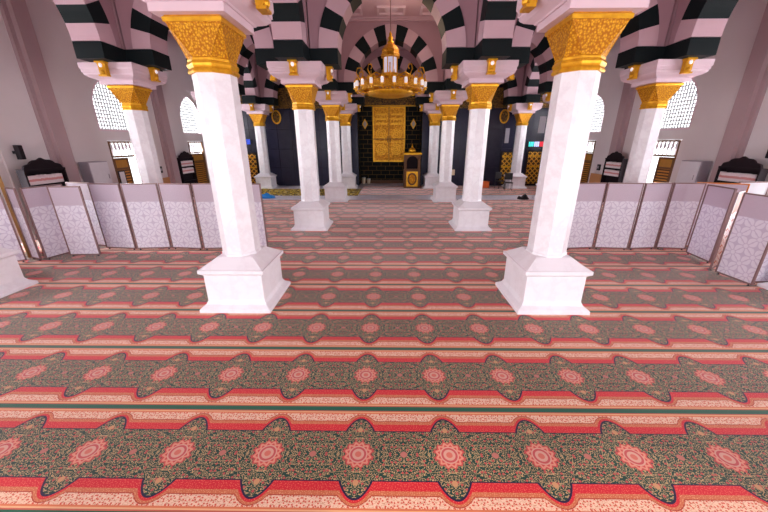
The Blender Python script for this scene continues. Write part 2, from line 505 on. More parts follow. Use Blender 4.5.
# ------------------------------------------------------------------ columns
def make_column(cross, br):
    t = thing('column', '', 'column')
    bm = bmesh.new()
    loft(bm, [sq(h, z) for h, z in ((.614, 0), (.614, .05), (.6, .07), (.575, .085), (.53, .12), (.505, .165), (.495, .19), (.495, .655), (.51, .67), (.535, .69), (.555, .705), (.555, .765))])
    loft(bm, [sq(.53, .765)] + [sq(.305, .93)]); link('base', bm, 'base', t)
    bm = bmesh.new(); loft(bm, [ngon(.305, .92), ngon(.305, .96), ngon(.293, .98), ngon(.288, 3.76)]); link('shaft', bm, 'shaft', t)
    bm = bmesh.new()
    loft(bm, [ngon(a, z) for a, z in ((.295, 3.745), (.32, 3.745), (.332, 3.77), (.322, 3.8), (.312, 3.81), (.322, 3.83), (.332, 3.86), (.322, 3.89), (.31, 3.9), (.312, 3.93), (.3, 3.945))]); nk = None
    cap = link('capital', cap_bm(), 'gold', t)
    link('neck_ring', bm, 'goldsm', cap)
    bm = bmesh.new(); loft(bm, [sq(h, z) for h, z in ((.375, 4.335), (.4, 4.335), (.405, 4.385), (.385, 4.4), (.375, 4.415))]); link('rim', bm, 'goldsm', cap)
    bm = bmesh.new()
    loft(bm, [sq(h, z) for h, z in ((.5, 4.415), (.5, 4.52), (.53, 4.52), (.545, 4.54), (.6, 4.56), (.66, 4.585), (.71, 4.625), (.725, 4.65), (.725, 4.68), (.745, 4.69), (.745, 4.76), (.76, 4.775), (.768, 4.8), (.768, 4.93))]); link('impost', bm, 'impost', t)
    for k in range(4):
        if ('-y', '+x', '+y', '-x')[k] not in br: continue
        b = link('bracket', bracket_bm(), 'goldsm', t); b.rotation_euler = (0, 0, k * PI / 2)
        bm = bmesh.new(); bmesh.ops.create_uvsphere(bm, u_segments=10, v_segments=6, radius=.05, matrix=Matrix.Translation((0, -.93, 4.83)) @ Matrix.Diagonal((1, .6, 1.2, 1)))
        link('lamp', bm, 'glass', b, True)
    bm = bmesh.new()
    A, T = 1.19, .385
    wx0, wx1 = (-A if '-x' in cross else -T), (A if '+x' in cross else T)
    wy0, wy1 = (-A if '-y' in cross else -T), (A if '+y' in cross else T)
    poly = [(-T, wy0), (T, wy0)]
    if wx1 > T: poly += [(T, -T), (wx1, -T), (wx1, T)]
    poly += [(T, T)]
    if wy1 > T: poly += [(T, wy1), (-T, wy1), (-T, T)]
    else: poly += [(-T, T)]
    if wx0 < -T: poly += [(wx0, T), (wx0, -T), (-T, -T)]
    if wy0 == -T: poly = poly[:-1] if poly[-1] == (-T, -T) else poly
    prism(bm, poly, SPR, 5.325, 'xy'); link('springer', bm, 'black', t)
    bm = bmesh.new(); box(bm, -.36, .36, -.36, .36, 5.325, CEIL - .03); link('pier', bm, 'span', t)
    return t

def cap_bm():
    bm = bmesh.new()
    bot = [bm.verts.new(p) for p in ngon(.302, 3.935)]
    top = [bm.verts.new(p) for p in sq(.38, 4.335)]
    # ngon order: starts just right of -y, going counter-clockwise
    def near(v, s): return min(s, key=lambda q: (q.co.xy - v).length)
    n = 8
    mids = []
    for i in range(n):
        a, b = bot[i], bot[(i + 1) % n]
        m = (a.co + b.co) / 2
        if min(abs(m.x), abs(m.y)) < .05:      # a main face
            d = Vector((round(m.x / .302), round(m.y / .302)))
            cs = [q for q in top if q.co.x * d.x + q.co.y * d.y > .2]
            cs.sort(key=lambda q: (q.co - a.co).length)
            # lower lip, raised field
            bm.faces.new((a, b, cs[1], cs[0]))
        else:
            q = min(top, key=lambda q: (q.co - m).length); bm.faces.new((a, b, q))
    bm.faces.new(bot[::-1]); bm.faces.new(top)
    fs = [f for f in bm.faces if len(f.verts) == 4 and abs(f.normal.z) < .9]
    bmesh.ops.recalc_face_normals(bm, faces=bm.faces)
    fs = [f for f in bm.faces if abs(f.normal.z) < .9]
    r = bmesh.ops.inset_individual(bm, faces=fs, thickness=.028, depth=-.008)
    return bm

def bracket_bm():
    bm = bmesh.new()
    # S-shaped console on the -y face of the impost, under the arm
    P = [(-.775, 4.925), (-.94, 4.925), (-.95, 4.88), (-.915, 4.85), (-.9, 4.8), (-.905, 4.72), (-.9, 4.64), (-.86, 4.58), (-.8, 4.57), (-.775, 4.62), (-.785, 4.7)]
    prism(bm, P, -.1, .1, 'yz')
    box(bm, -.125, .125, -.97, -.775, 4.885, 4.926); box(bm, -.12, .12, -.93, -.79, 4.56, 4.6)
    bmesh.ops.create_uvsphere(bm, u_segments=8, v_segments=6, radius=.06, matrix=Matrix.Translation((0, -.9, 4.66)))
    return bm

XO = 8.09
X4 = [-XO, -HX, HX, XO]
protos = {}
rowtxt = ['in the front row', 'in the second row', 'in the third row', 'in the far row']
coltxt = ['outermost on the left', 'left of the nave', 'right of the nave', 'outermost on the right']
for r, y in enumerate(ROWS):
    for c, x in enumerate(X4):
        cr = '+y' if r < 3 else ''
        cr += '-y' if r > 0 else ''
        cr += '+x' if c < 3 else ''
        cr += '-x' if c > 0 else ''
        if r == 0: cr = cr.replace('+x', '').replace('-x', '')
        br = cr if r > 0 else '+y-y' + ('+x' if c == 1 else '-x' if c == 2 else '')
        if r == 3: br += '+y'
        key = (cr, br)
        if key in protos: t = copy_tree(protos[key])
        else: t = protos[key] = make_column(cr, br)
        t.location = (x, y, Z0)
        t['label'] = 'white octagonal column with gilt capital, %s, %s' % (coltxt[c], rowtxt[r])
        t['group'] = 'marble columns of the prayer hall'

# ------------------------------------------------------------------ arches
A0, CC, ZS, RI = 1.55, .135, 5.30, 1.685
RE = RI + .545
def pt(R, a, s):
    return (s * (-CC + R * math.cos(a)), ZS + R * math.sin(a))
def arch_span():
    L = BAY / 2 - .395
    T, TS = .385, .33
    amI, amE = math.acos(CC / RI), math.acos(CC / RE)
    zb = 5.372 + Z0 * 0
    bm = bmesh.new()
    cuts = [math.asin((5.34 - ZS) / RI)] ; 
    a0 = cuts[0]; NV = 6.5
    bounds = [a0 + (amI - a0) * k / NV for k in range(7)]     # six full voussoirs and half a keystone each side
    kcols = [1, 0, 1, 0, 1, 0]                                 # white, black ...; material 0 black, 1 stone
    def angE(a):                                               # matching angle on the extrados
        return math.asin(min(1, (5.34 - ZS) / RE)) + (a - a0) / (amI - a0) * (amE - math.asin((5.34 - ZS) / RE))
    for s in (-1, 1):
        for k in range(6):
            aa, bb = bounds[k], bounds[k + 1]; n = 3
            I = [pt(RI, aa + (bb - aa) * j / n, s) for j in range(n + 1)]
            E_ = [pt(RE, angE(aa + (bb - aa) * j / n), s) for j in range(n + 1)]
            prism(bm, I + E_[::-1], -T, T, 'xz', kcols[k])
    aa = bounds[6]; n = 2
    I = [pt(RI, aa + (amI - aa) * j / n, 1) for j in range(n + 1)]; I2 = [pt(RI, aa + (amI - aa) * j / n, -1) for j in range(n)]
    E1 = [pt(RE, angE(aa + (amI - aa) * j / n), 1) for j in range(n + 1)]; E2 = [pt(RE, angE(aa + (amI - aa) * j / n), -1) for j in range(n)]
    prism(bm, I + I2[::-1] + E2 + E1[::-1], -T, T, 'xz', 1)
    ring = bm
    sp = bmesh.new()
    n = 14; e0 = math.asin((5.34 - ZS) / RE)
    ex = [pt(RE, e0 + (amE - e0) * j / n, 1) for j in range(n + 1)]
    top = CEIL - .03
    poly = [(L, 5.34), (L, top), (-L, top), (-L, 5.34)] + [(-x, z) for x, z in ex] + ex[::-1][1:]
    # as quads in strips so the outline stays clean
    xs = [(-x, z) for x, z in ex] + ex[::-1][1:]
    low = [(-L, 5.34)] + xs + [(L, 5.34)]
    for (xa, za), (xb, zb_) in zip(low, low[1:]):
        if abs(xb - xa) < 1e-5: continue
        prism(sp, [(xa, za), (xb, zb_), (xb, top), (xa, top)], -TS, TS, 'xz')
    bmesh.ops.remove_doubles(sp, verts=sp.verts, dist=1e-5)
    return ring, sp
t0 = thing('striped_arch', '', 'arch')
ring, sp = arch_span()
link('voussoir_ring', ring, ['black', 'stone'], t0); link('spandrel', sp, 'span', t0)
first = True
def place(x, y, rz, label, sx=1):
    global first
    t = t0 if first else copy_tree(t0); first = False
    t.location = (x, y, Z0); t.rotation_euler = (0, 0, rz); t.scale = (sx, 1, 1); t['label'] = label; t['group'] = 'black and white striped arches'
rn = ['front', 'second', 'third', 'far']
for r in (1, 2, 3):
    for k, nm in enumerate(('left aisle', 'nave', 'right aisle')):
        xa, xb = X4[k], X4[k + 1]
        place((xa + xb) / 2, ROWS[r], 0, 'striped arch crossing the %s on the %s row of columns' % (nm, rn[r]), (xb - xa - .79) / (BAY - .79))
for c, x in enumerate(X4):
    for r in range(3):
        place(x, (ROWS[r] + ROWS[r + 1]) / 2, PI / 2, 'striped arch running lengthwise %s, between the %s and %s column rows' % (('on the outer left', 'left of the nave', 'right of the nave', 'on the outer right')[c], rn[r], rn[r + 1]), (ROWS[r + 1] - ROWS[r] - .79) / (BAY - .79))

# ------------------------------------------------------------------ carpets
def carpet(name, x0, x1, y0, y1, mat, label, cat, h=.012):
    bm = bmesh.new(); box(bm, x0, x1, y0, y1, .0005, h); return tag(link(name, bm, mat), label, cat)
carpet('prayer_carpet', -10.9, 10.9, -2.7, 16.6, 'carpet', 'red and green patterned prayer carpet covering the front of the hall in rows', 'carpet')
carpet('prayer_carpet', -1.75, 10.8, 18.2, 22.3, 'carpet', 'pinkish patterned carpet beyond the bare marble strip before the niche', 'carpet')
carpet('ornate_mat', -9.6, -1.8, 18.0, 20.75, 'mat', 'yellow ornate mat on the far floor left of the nave', 'mat')

# ------------------------------------------------------------------ folding screens
def make_screen(w, h=1.8, fr='frame', inf='screen', feet=True):
    t = thing('screen_panel', '', 'screen')
    e = .028
    bm = bmesh.new()
    plate(bm, [(0, .035), (w, .035), (w, h), (0, h)], [[(e, .035 + e), (w - e, .035 + e), (w - e, h - e), (e, h - e)]], -.02, .02, 'xz'); link('frame', bm, fr, t)
    bm = bmesh.new(); box(bm, e, w - e, -.009, .009, .035 + e, h - e); link('infill', bm, inf, t)
    for x in (.07, w - .07):
        bm = bmesh.new(); lathe(bm, [(.022, 0), (.022, .012), (.012, .015), (.012, .035)], 10, x, 0); link('foot', bm, 'blackp', t)
    return t
def screen(p0, p1, label, h=1.8, fr='frame', inf='screen', gap=.02):
    a, b = Vector(p0), Vector(p1); d = b - a; L = d.length
    t = make_screen(L - 2 * gap, h, fr, inf); s = a + d / L * gap
    t.location = (s.x, s.y, Z0); t.rotation_euler = (0, 0, math.atan2(d.y, d.x))
    tag(t, label, 'screen', 'white pierced partition screens')
bx = [-7.97, -7.03, -6.11, -5.18, -4.28, -3.36]
ln = ['first', 'second', 'third', 'fourth', 'fifth']
for i in range(5):
    z = .05 if i % 2 == 0 else -.05
    screen((bx[i], 8.38 + z), (bx[i + 1] , 8.38 - z), 'white screen panel in the left straight row, %s' % ('at its outer end', 'second from its outer end', 'middle one of the five', 'mostly behind the front left column', 'inner end right of the column')[i])
bx = [3.86, 4.74, 5.57, 6.46, 7.26, 8.02]
for i in range(5):
    z = .05 if i % 2 == 0 else -.05
    screen((bx[i], 8.47 + z), (bx[i + 1], 8.47 - z), 'white screen panel in the right straight row, %s' % ('inner end behind the column', 'first seen right of the column', 'middle one of the five', 'second from its outer end', 'outer end beside the angled panel')[i])
screen((-8.85, 8.75), (-7.98, 8.55), 'sliver of a white screen panel showing behind the folded left panel')
screen((-8.4, 7.79), (-7.6, 7.84), 'pale screen panel standing forward of the left row, brown frame')
screen((-8.72, 7.46), (-8.5, 8.3), 'bright white screen panel with petal cutouts, turned end-on beside the forward left panel')
screen((-9.22, 7.62), (-8.78, 7.44), 'narrow screen panel with light shining through beside the tall wooden screen')
screen((-9.8, 6.85), (-9.1, 7.42), 'white screen panel at the left picture edge behind the cut-off column base', 1.66)
screen((7.8, 8.16), (7.68, 7.33), 'bluish white screen panel angled forward at the right end of the row')
screen((7.74, 7.22), (7.25, 6.9), 'narrow screen panel with back-lit orange painted in, between two white panels', 1.78, 'frame', 'screenw')
screen((7.27, 6.8), (7.31, 6.02), 'large white screen panel nearest the right picture edge, tilted in view')
screen((7.42, 6.2), (8.2, 6.2), 'white pierced screen panel cut off by the right picture edge')
screen((8.05, 8.75), (9.0, 8.3), 'orange wood framed screen behind the angled panels on the right', 1.79, 'oframe', 'screen')
screen((9.1, 8.7), (10.0, 8.75), 'plain white screen behind the right screens, partly showing above them', 1.8, 'frame', 'white')
# tall wooden screen seen end-on at the left
t = thing('wooden_screen', 'tall brown gilt lattice wooden screen seen end-on at the left edge', 'screen', (-9.34, 7.68, Z0), math.atan2(.63, -.77))
bm = bmesh.new(); plate(bm, [(0, 0), (1.0, 0), (1.0, 2.2), (0, 2.2)], [[(.07, .1), (.93, .1), (.93, 2.12), (.07, 2.12)]], -.035, .035, 'xz'); link('frame', bm, 'oak', t)
bm = bmesh.new(); box(bm, .07, .93, -.012, .012, .1, 2.12); link('infill', bm, 'gwood', t)

# ------------------------------------------------------------------ bookcases
def make_bookcase(W=1.24):
    D = .22
    t = thing('bookcase', '', 'bookcase')
    for x in (-W / 2, W / 2 - .05):
        bm = bmesh.new(); box(bm, x, x + .05, -D, 0, 0, 2.0); link('side_panel', bm, 'dark', t)
    bm = bmesh.new(); box(bm, -W / 2 + .05, W / 2 - .05, -.02, 0, .08, 2.0); link('back_panel', bm, 'dark', t)
    for z in (.08, .48, .88, 1.26, 1.62):
        bm = bmesh.new(); box(bm, -W / 2 + .05, W / 2 - .05, -D + .01, -.02, z - .03, z); link('shelf', bm, 'dark', t)
    bm = bmesh.new(); box(bm, -W / 2, W / 2, -D - .01, 0, 2.0, 2.06); link('top', bm, 'dark', t)
    bm = bmesh.new()
    h = [(-.5, 0), (.5, 0), (.5, .02), (.47, .1), (.4, .13), (.33, .15), (.28, .21), (.2, .25), (.09, .26), (.04, .29), (0, .315), (-.04, .29), (-.09, .26), (-.2, .25), (-.28, .21), (-.33, .15), (-.4, .13), (-.47, .1), (-.5, .02)]
    prism(bm, [(x * W * .93, 2.06 + z) for x, z in h], -D + .02, -D + .09, 'xz'); link('crest', bm, 'dark', t)
    bm = bmesh.new(); box(bm, -W / 2 + .05, W / 2 - .05, -D, -D + .03, 0, .05); link('plinth', bm, 'dark', t)
    return t
def make_book():
    t = thing('book', '', 'book')
    bm = bmesh.new(); box(bm, -.03, .03, -.14, 0, 0, .27, 0, .004); link('cover', bm, 'book', t)
    bm = bmesh.new(); box(bm, -.0302, .0302, -.142, -.02, .1, .17); link('spine_band', bm, 'bookband', t)
    return t
bproto, kproto = make_bookcase(), make_book()
bfirst = kfirst = True
for x, y, rz, rows, lab in ((-10.7, 9.9, PI / 2, (1.62,), 'near the speaker on the left wall'), (-10.96, 17.5, PI / 2, (1.62, 1.26), 'beside the far door on the left wall'),
                            (10.7, 10.15, -PI / 2, (1.62,), 'at the right picture edge'), (10.71, 15.85, -PI / 2, (1.62, 1.26), 'beyond the outer right column')):
    sx = .24 if x < 0 else -.24
    far = y > 15
    b = bproto if bfirst else copy_tree(bproto); bfirst = False
    b.location = (x, y, Z0 + .002); b.rotation_euler = (0, 0, rz)
    if far and x < 0: b.location.y = 17.55
    yy = b.location.y
    tag(b, 'dark wood bookcase with a scalloped crest %s' % lab, 'bookcase', 'dark bookcases along the side walls')
    Mx = Matrix.Translation(b.location) @ Matrix.Rotation(rz, 4, 'Z')
    for z in rows:
        u = -.56
        while u < .48:
            k = kproto if kfirst else copy_tree(kproto); kfirst = False
            wv = random.uniform(.9, 1.25)
            p = Mx @ Vector((u + .03 * wv, -.04, z + .001)); k.location = p; k.rotation_euler = (0, 0, rz)
            k.scale = (wv, 1, random.uniform(.93, 1.02))
            tag(k, 'pale red-banded book, %s shelf of the bookcase %s' % ('lower' if z < 1.5 else 'top', lab), 'book', 'books in the bookcase ' + lab)
            u += .06 * wv + .004
            
# ------------------------------------------------------------------ metal cabinets, speakers, wall things
for x, s, lab in ((-10.94, 1, 'left'), (10.94, -1, 'right')):
    t = thing('metal_cabinet', 'tall white metal cabinet with grey sides against the %s wall beside the pilaster' % lab, 'cabinet', (x, 11.9, Z0), PI / 2 if s > 0 else -PI / 2)
    bm = bmesh.new(); box(bm, -.4, .4, -.36, 0, .06, 2.16, 0, .01); link('body', bm, 'grey', t)
    for a, b, nm in ((.08, 1.08, 0), (1.1, 2.13, 0)):
        bm = bmesh.new(); box(bm, -.38, .38, -.385, -.362, a, b, 0, .004); dd = link('door', bm, 'white', t)
        bm = bmesh.new(); box(bm, .28, .3, -.41, -.385, (a + b) / 2 - .08, (a + b) / 2 + .08); link('handle', bm, 'grey', dd)
    bm = bmesh.new(); box(bm, -.36, .36, -.34, -.02, 0, .06); link('plinth', bm, 'blackp', t)
def speaker(x, y, z, s, lab):
    t = thing('wall_mount_speaker', lab, 'speaker', (x, y, z), PI / 2 if s > 0 else -PI / 2)
    bm = bmesh.new(); box(bm, -.065, .065, -.24, -.1, -.2, .2, 0, .012); link('cabinet', bm, 'blackp', t)
    bm = bmesh.new(); box(bm, -.055, .055, -.25, -.24, -.185, .185); link('grille', bm, 'dark', t)
    bm = bmesh.new(); box(bm, -.04, .04, -.1, 0, -.04, .04); link('bracket', bm, 'blackp', t)
speaker(-10.97, 9.64, 2.55, 1, 'small black speaker mounted on the left wall above the bookcase')
speaker(10.97, 9.72, 2.55, -1, 'small black speaker mounted on the right wall at the picture edge')
for x, y, z, lab in ((-10.97, 15.6, 1.6, 'small black box on the left wall behind the outer column'), (10.97, 17.55, 1.55, 'small black box on the right wall beside the front right column')):
    t = thing('switch_box', lab, 'switch box', (x, y, z), PI / 2 if x < 0 else -PI / 2)
    bm = bmesh.new(); box(bm, -.11, .11, -.07, 0, -.15, .15, 0, .01); link('case', bm, 'blackp', t)
    bm = bmesh.new(); box(bm, -.05, .05, -.085, -.07, -.05, .06); link('cover', bm, 'grey', t)
for x, y, lab in ((-10.95, 15.75, 'low ochre wooden panel leaning on the left wall below the black box'), (10.95, 17.62, 'low ochre wooden panel on the right wall below the black box')):
    t = thing('ochre_board', lab, 'panel', (x, y, Z0), PI / 2 if x < 0 else -PI / 2)
    bm = bmesh.new(); plate(bm, [(-.45, 0), (.45, 0), (.45, 1.2), (-.45, 1.2)], [[(-.4, .05), (.4, .05), (.4, 1.15), (-.4, 1.15)]], -.05, 0, 'xz'); link('frame', bm, 'wains', t)
    bm = bmesh.new(); box(bm, -.4, .4, -.035, -.01, .05, 1.15); link('board', bm, 'wains', t)
t = thing('flag_stick', 'thin dark pole standing against the right wall beside the outer column', 'pole', (10.5, 14.62, Z0))
bm = bmesh.new(); lathe(bm, [(.12, 0), (.12, .03), (.03, .05), (.025, .06)], 16); link('foot', bm, 'blackp', t)
bm = bmesh.new(); tube(bm, [(0, 0, .05), (0, 0, 2.62)], .025); link('pole', bm, 'blackp', t)
bm = bmesh.new(); lathe(bm, [(.0, 2.6), (.05, 2.66), (.0, 2.76)], 10); link('finial', bm, 'blackp', t)
t = thing('display_board', 'small framed board standing beside the left metal cabinet', 'board', (-10.6, 12.86, Z0), PI / 2)
bm = bmesh.new(); plate(bm, [(-.16, .9), (.16, .9), (.16, 1.75), (-.16, 1.75)], [[(-.13, .93), (.13, .93), (.13, 1.72), (-.13, 1.72)]], -.02, .02, 'xz'); link('frame', bm, 'blackp', t)
bm = bmesh.new(); box(bm, -.13, .13, -.008, .008, .93, 1.72); link('sheet', bm, 'white', t)
bm = bmesh.new(); box(bm, -.02, .02, -.02, .02, .02, .9); box(bm, -.16, .16, -.14, .14, 0, .02); link('stand', bm, 'blackp', t)

# ------------------------------------------------------------------ mihrab bay
t = thing('gilded_door', 'tall gold double door panel with round medallions in the niche wall', 'door panel', (-.06, NY - .005, 1.5))
W, H = 1.12, 3.58
bm = bmesh.new(); plate(bm, [(-W, 0), (W, 0), (W, H), (-W, H)], [[(-W + .1, .1), (-.03, .1), (-.03, H - .1), (-W + .1, H - .1)], [(.03, .1), (W - .1, .1), (W - .1, H - .1), (.03, H - .1)]], -.12, 0, 'xz'); link('frame', bm, 'goldsm', t)
for s in (-1, 1):
    bm = bmesh.new(); box(bm, *sorted((s * .03, s * (W - .1))), -.08, -.01, .1, H - .1); lf = link('leaf', bm, 'goldpanel', t)
    cx = s * .53
    bm = bmesh.new()
    for z in (.85, 1.85):
        for R in (.36, .25, .13):
            plate(bm, [(cx + R * math.cos(a * PI / 12), z + R * math.sin(a * PI / 12)) for a in range(24)], [[(cx + (R - .05) * math.cos(a * PI / 12), z + (R - .05) * math.sin(a * PI / 12)) for a in range(24)]], -.11, -.08, 'xz')
    link('medallion', bm, 'goldsm', lf)
    bm = bmesh.new()
    for z in (2.45, 2.75, 3.05): box(bm, cx - .4, cx + .4, -.1, -.08, z, z + .12)
    box(bm, cx - .42, cx + .42, -.1, -.08, 1.3, 1.36); link('relief_band', bm, 'goldsm', lf)
    bm = bmesh.new(); tube(bm, [(s * .09, -.14, 1.3), (s * .09, -.14, 1.7)], .02); link('handle', bm, 'brown', lf)
bm = bmesh.new(); box(bm, -.022, .022, -.135, -.12, -.0, H); box(bm, -W, W, -.135, -.12, 1.5, 1.55); link('bar', bm, 'brown', t)
t = thing('calligraphy_beam', 'dark gilt beam with carved script above the gold door in the niche', 'beam', (0, NY - .01, 5.14))
bm = bmesh.new(); box(bm, -1.7, 1.7, -.3, 0, 0, .6, 0, .02); link('board', bm, 'frieze', t)
bm = bmesh.new(); box(bm, -1.74, 1.74, -.33, 0, .6, .65); box(bm, -1.74, 1.74, -.33, 0, -.04, 0); link('moulding', bm, 'goldsm', t)
for x in (-1.72, 1.62):
    t = thing('wall_sconce', 'small pale lozenge wall light on the black tiles %s of the gold door' % ('left' if x < 0 else 'right'), 'wall light', (x, NY - .003, 4.0))
    bm = bmesh.new(); prism(bm, [(0, -.34), (.2, 0), (0, .34), (-.2, 0)], -.06, 0, 'xz'); link('plate', bm, 'goldsm', t)
    bm = bmesh.new(); prism(bm, [(0, -.24), (.13, 0), (0, .24), (-.13, 0)], -.09, -.06, 'xz'); link('glass', bm, 'grey', t)
for x in (-7.3, 7.28):
    t = thing('wall_plaque', 'oval gilt plaque below the frieze on the navy wall, %s' % ('left side' if x < 0 else 'right side'), 'plaque', (x, FY - .003, 4.35))
    P = [(.3 * math.cos(a * PI / 12), .42 * math.sin(a * PI / 12)) for a in range(24)]
    bm = bmesh.new(); plate(bm, P, [[(u * .75, v * .8) for u, v in P]], -.07, 0, 'xz'); link('rim', bm, 'goldsm', t)
    bm = bmesh.new(); prism(bm, [(u * .75, v * .8) for u, v in P], -.04, 0, 'xz'); link('field', bm, 'frieze', t)

# minbar: carved stand with gilt front and little dome
t = thing('minbar', 'small carved wood pulpit with gold oval front and domed top right of the niche', 'pulpit', (1.42, 21.45, Z0))
w = .52
bm = bmesh.new(); box(bm, -w, w, -.45, .45, 0, 1.15, 0, .02); bd = link('body', bm, 'brown', t)
bm = bmesh.new(); plate(bm, [(-.36, .12), (.36, .12), (.36, 1.04), (-.36, 1.04)], [[(.3 * math.cos(a * PI / 12), .58 + .4 * math.sin(a * PI / 12)) for a in range(24)]], -.49, -.45, 'xz'); link('front_panel', bm, 'goldsm', bd)
bm = bmesh.new(); prism(bm, [(.2 * math.cos(a * PI / 12), .58 + .29 * math.sin(a * PI / 12)) for a in range(24)], -.48, -.45, 'xz'); link('medallion', bm, 'goldpanel', bd)
for sx in (-1, 1):
    for sy in (-1, 1):
        bm = bmesh.new(); box(bm, *sorted((sx * (w - .02), sx * (w - .12))), *sorted((sy * .43, sy * .33)), 1.15, 2.05); link('post', bm, 'brown', t)
bm = bmesh.new()
P = arch_poly(0, .36, 1.2, 1.62, 1.98, 6)
plate(bm, [(-.42, 1.151), (.42, 1.151), (.42, 2.05), (-.42, 2.05)], [P], -.44, -.4, 'xz'); link('arch_panel', bm, 'brown', t)
bm = bmesh.new(); box(bm, -.4, .4, .38, .42, 1.15, 2.05); link('back_panel', bm, 'dark', t)
bm = bmesh.new(); loft(bm, [[(x * h, y * h * .85, z) for x, y in ((-1, -1), (1, -1), (1, 1), (-1, 1))] for h, z in ((.54, 2.05), (.58, 2.08), (.58, 2.14), (.5, 2.2))]); link('canopy', bm, 'goldsm', t)
bm = bmesh.new(); lathe(bm, [(.2, 2.2), (.24, 2.28), (.22, 2.36), (.12, 2.45), (.04, 2.5), (.05, 2.55), (.02, 2.6), (.0, 2.74)], 16); link('dome', bm, 'goldsm', t, True)

for x, h in ((-1.85, .42), (-1.5, .34)):
    t = thing('waste_bin', 'small pale bin on the floor at the left foot of the niche, %s one' % ('taller' if h > .4 else 'shorter'), 'bin', (x, 23.4, .003))
    bm = bmesh.new(); lathe(bm, [(.1, 0), (.13, h - .03), (.135, h)], 16); link('body', bm, 'cream', t, True)
    bm = bmesh.new(); lathe(bm, [(.14, h), (.14, h + .03), (.05, h + .05)], 16); link('lid', bm, 'grey', t, True)

# gilt lattice doors on the navy wall at the right (and one on the left)
for x, hw, z0, z1, lab in ((7.78, .36, .05, 2.15, 'narrow gold lattice door left of the far right outer column'), (9.55, .42, .05, 2.2, 'gold lattice door right of the far right outer column under the display'), (-9.35, .4, .05, 2.1, 'dim gold lattice door left of the far left outer column')):
    t = thing('lattice_door', lab, 'door', (x, FY - .003, z0))
    H = z1 - z0
    bm = bmesh.new(); plate(bm, [(-hw - .1, 0), (hw + .1, 0), (hw + .1, H + .1), (-hw - .1, H + .1)], [[(-hw, .1), (hw, .1), (hw, H), (-hw, H)]], -.08, 0, 'xz'); link('frame', bm, 'dark', t)
    bm = bmesh.new(); box(bm, -hw, hw, -.05, -.01, .1, H); lf = link('leaf', bm, 'goldlat', t)
    bm = bmesh.new(); box(bm, -hw, hw, -.07, -.05, H * .55, H * .6); box(bm, -hw, hw, -.07, -.05, H * .86, H * .9); link('rail', bm, 'goldsm', lf)
# displays
def display(x, z, w, h, cols, lab):
    t = thing('display_sign', lab, 'display', (x, FY - .003, z))
    bm = bmesh.new(); box(bm, -w / 2, w / 2, -.1, 0, -h / 2, h / 2, 0, .01); link('case', bm, 'led', t)
    n = len(cols)
    for i, c in enumerate(cols):
        a = -w / 2 + .04 + (w - .08) * i / n; b = -w / 2 + .04 + (w - .08) * (i + 1) / n - .02
        bm = bmesh.new()
        for j in range(3): box(bm, a + (b - a) * j / 3, a + (b - a) * (j + .8) / 3, -.108, -.1, -h / 2 + .05, h / 2 - .05)
        link('screen_field', bm, c, t)
display(9.75, 2.68, 1.5, .4, ('ledc', 'ledw', 'ledr', 'ledg'), 'wide coloured digital display on the navy wall above the right gold door')
display(-9.55, 2.86, .9, .42, ('ledr', 'ledw', 'ledb'), 'small digital display with red and white on the far left wall')
for x, z, w, h, lab in ((10.32, 2.28, .34, .28, 'small pale notice under the coloured display on the far wall'), (9.75, 3.85, .4, 1.0, 'tall pale grille above the coloured display on the far wall'), (7.6, 3.2, .26, .9, 'pale vertical notice left of the far right outer column')):
    bm = bmesh.new(); plate(bm, [(-w / 2, -h / 2), (w / 2, -h / 2), (w / 2, h / 2), (-w / 2, h / 2)], [[(-w / 2 + .03, -h / 2 + .03), (w / 2 - .03, -h / 2 + .03), (w / 2 - .03, h / 2 - .03), (-w / 2 + .03, h / 2 - .03)]], -.04, 0, 'xz')
    t = thing('wall_notice', lab, 'notice', (x, FY - .003, z)); link('frame', bm, 'grey', t)
    bm = bmesh.new(); box(bm, -w / 2 + .03, w / 2 - .03, -.03, -.005, -h / 2 + .03, h / 2 - .03); link('sheet', bm, 'grey', t)

# small things on the far floor
bm = bmesh.new(); bmesh.ops.create_icosphere(bm, subdivisions=3, radius=1)
for v in bm.verts:
    n = .75 + .35 * math.sin(v.co.x * 4 + 1) * math.cos(v.co.y * 5) + .1 * math.sin(v.co.x * 11)
    v.co = Vector((v.co.x * .52, v.co.y * .3, max(0, v.co.z) * .24 * n))
o = tag(link('plastic_bag', bm, 'blue', None, True), 'crumpled blue plastic bag lying in front of the yellow mat', 'bag'); o.location = (-6.7, 17.3, .004)
t = thing('sign_stand', 'cream square sign on a thin stand by the navy wall right of the nave', 'sign', (3.95, 21.2, Z0))
bm = bmesh.new(); lathe(bm, [(.16, 0), (.16, .02), (.02, .04), (.02, .06)], 16); link('base', bm, 'blackp', t)
bm = bmesh.new(); tube(bm, [(0, 0, .05), (0, 0, .95)], .018); link('pole', bm, 'blackp', t)
bm = bmesh.new(); box(bm, -.2, .2, -.03, -.005, .8, 1.15, 0, .01); link('board', bm, 'cream', t)
t = thing('plant_pot', 'yellow flowers in a pot beside the third right nave column', 'plant', (3.7, 20.6, Z0))
bm = bmesh.new(); lathe(bm, [(.12, 0), (.17, .22), (.18, .24), (.14, .24)], 14); link('pot', bm, 'dark', t)
bm = bmesh.new()
for i in range(26):
    a, r = random.uniform(0, 6.28), random.uniform(0, .26)
    bmesh.ops.create_icosphere(bm, subdivisions=1, radius=.055, matrix=Matrix.Translation((r * math.cos(a), r * math.sin(a), .32 + random.uniform(-.06, .1))))
link('flowers', bm, 'yellow', t)
t = thing('orange_box', 'small orange box on the floor by the navy wall right of the nave', 'box', (6.15, 21.3, Z0))
bm = bmesh.new(); plate(bm, [(-.26, -.18), (.26, -.18), (.26, .18), (-.26, .18)], [[(-.23, -.15), (.23, -.15), (.23, .15), (-.23, .15)]], .02, .4, 'xy'); link('walls', bm, 'orange', t)
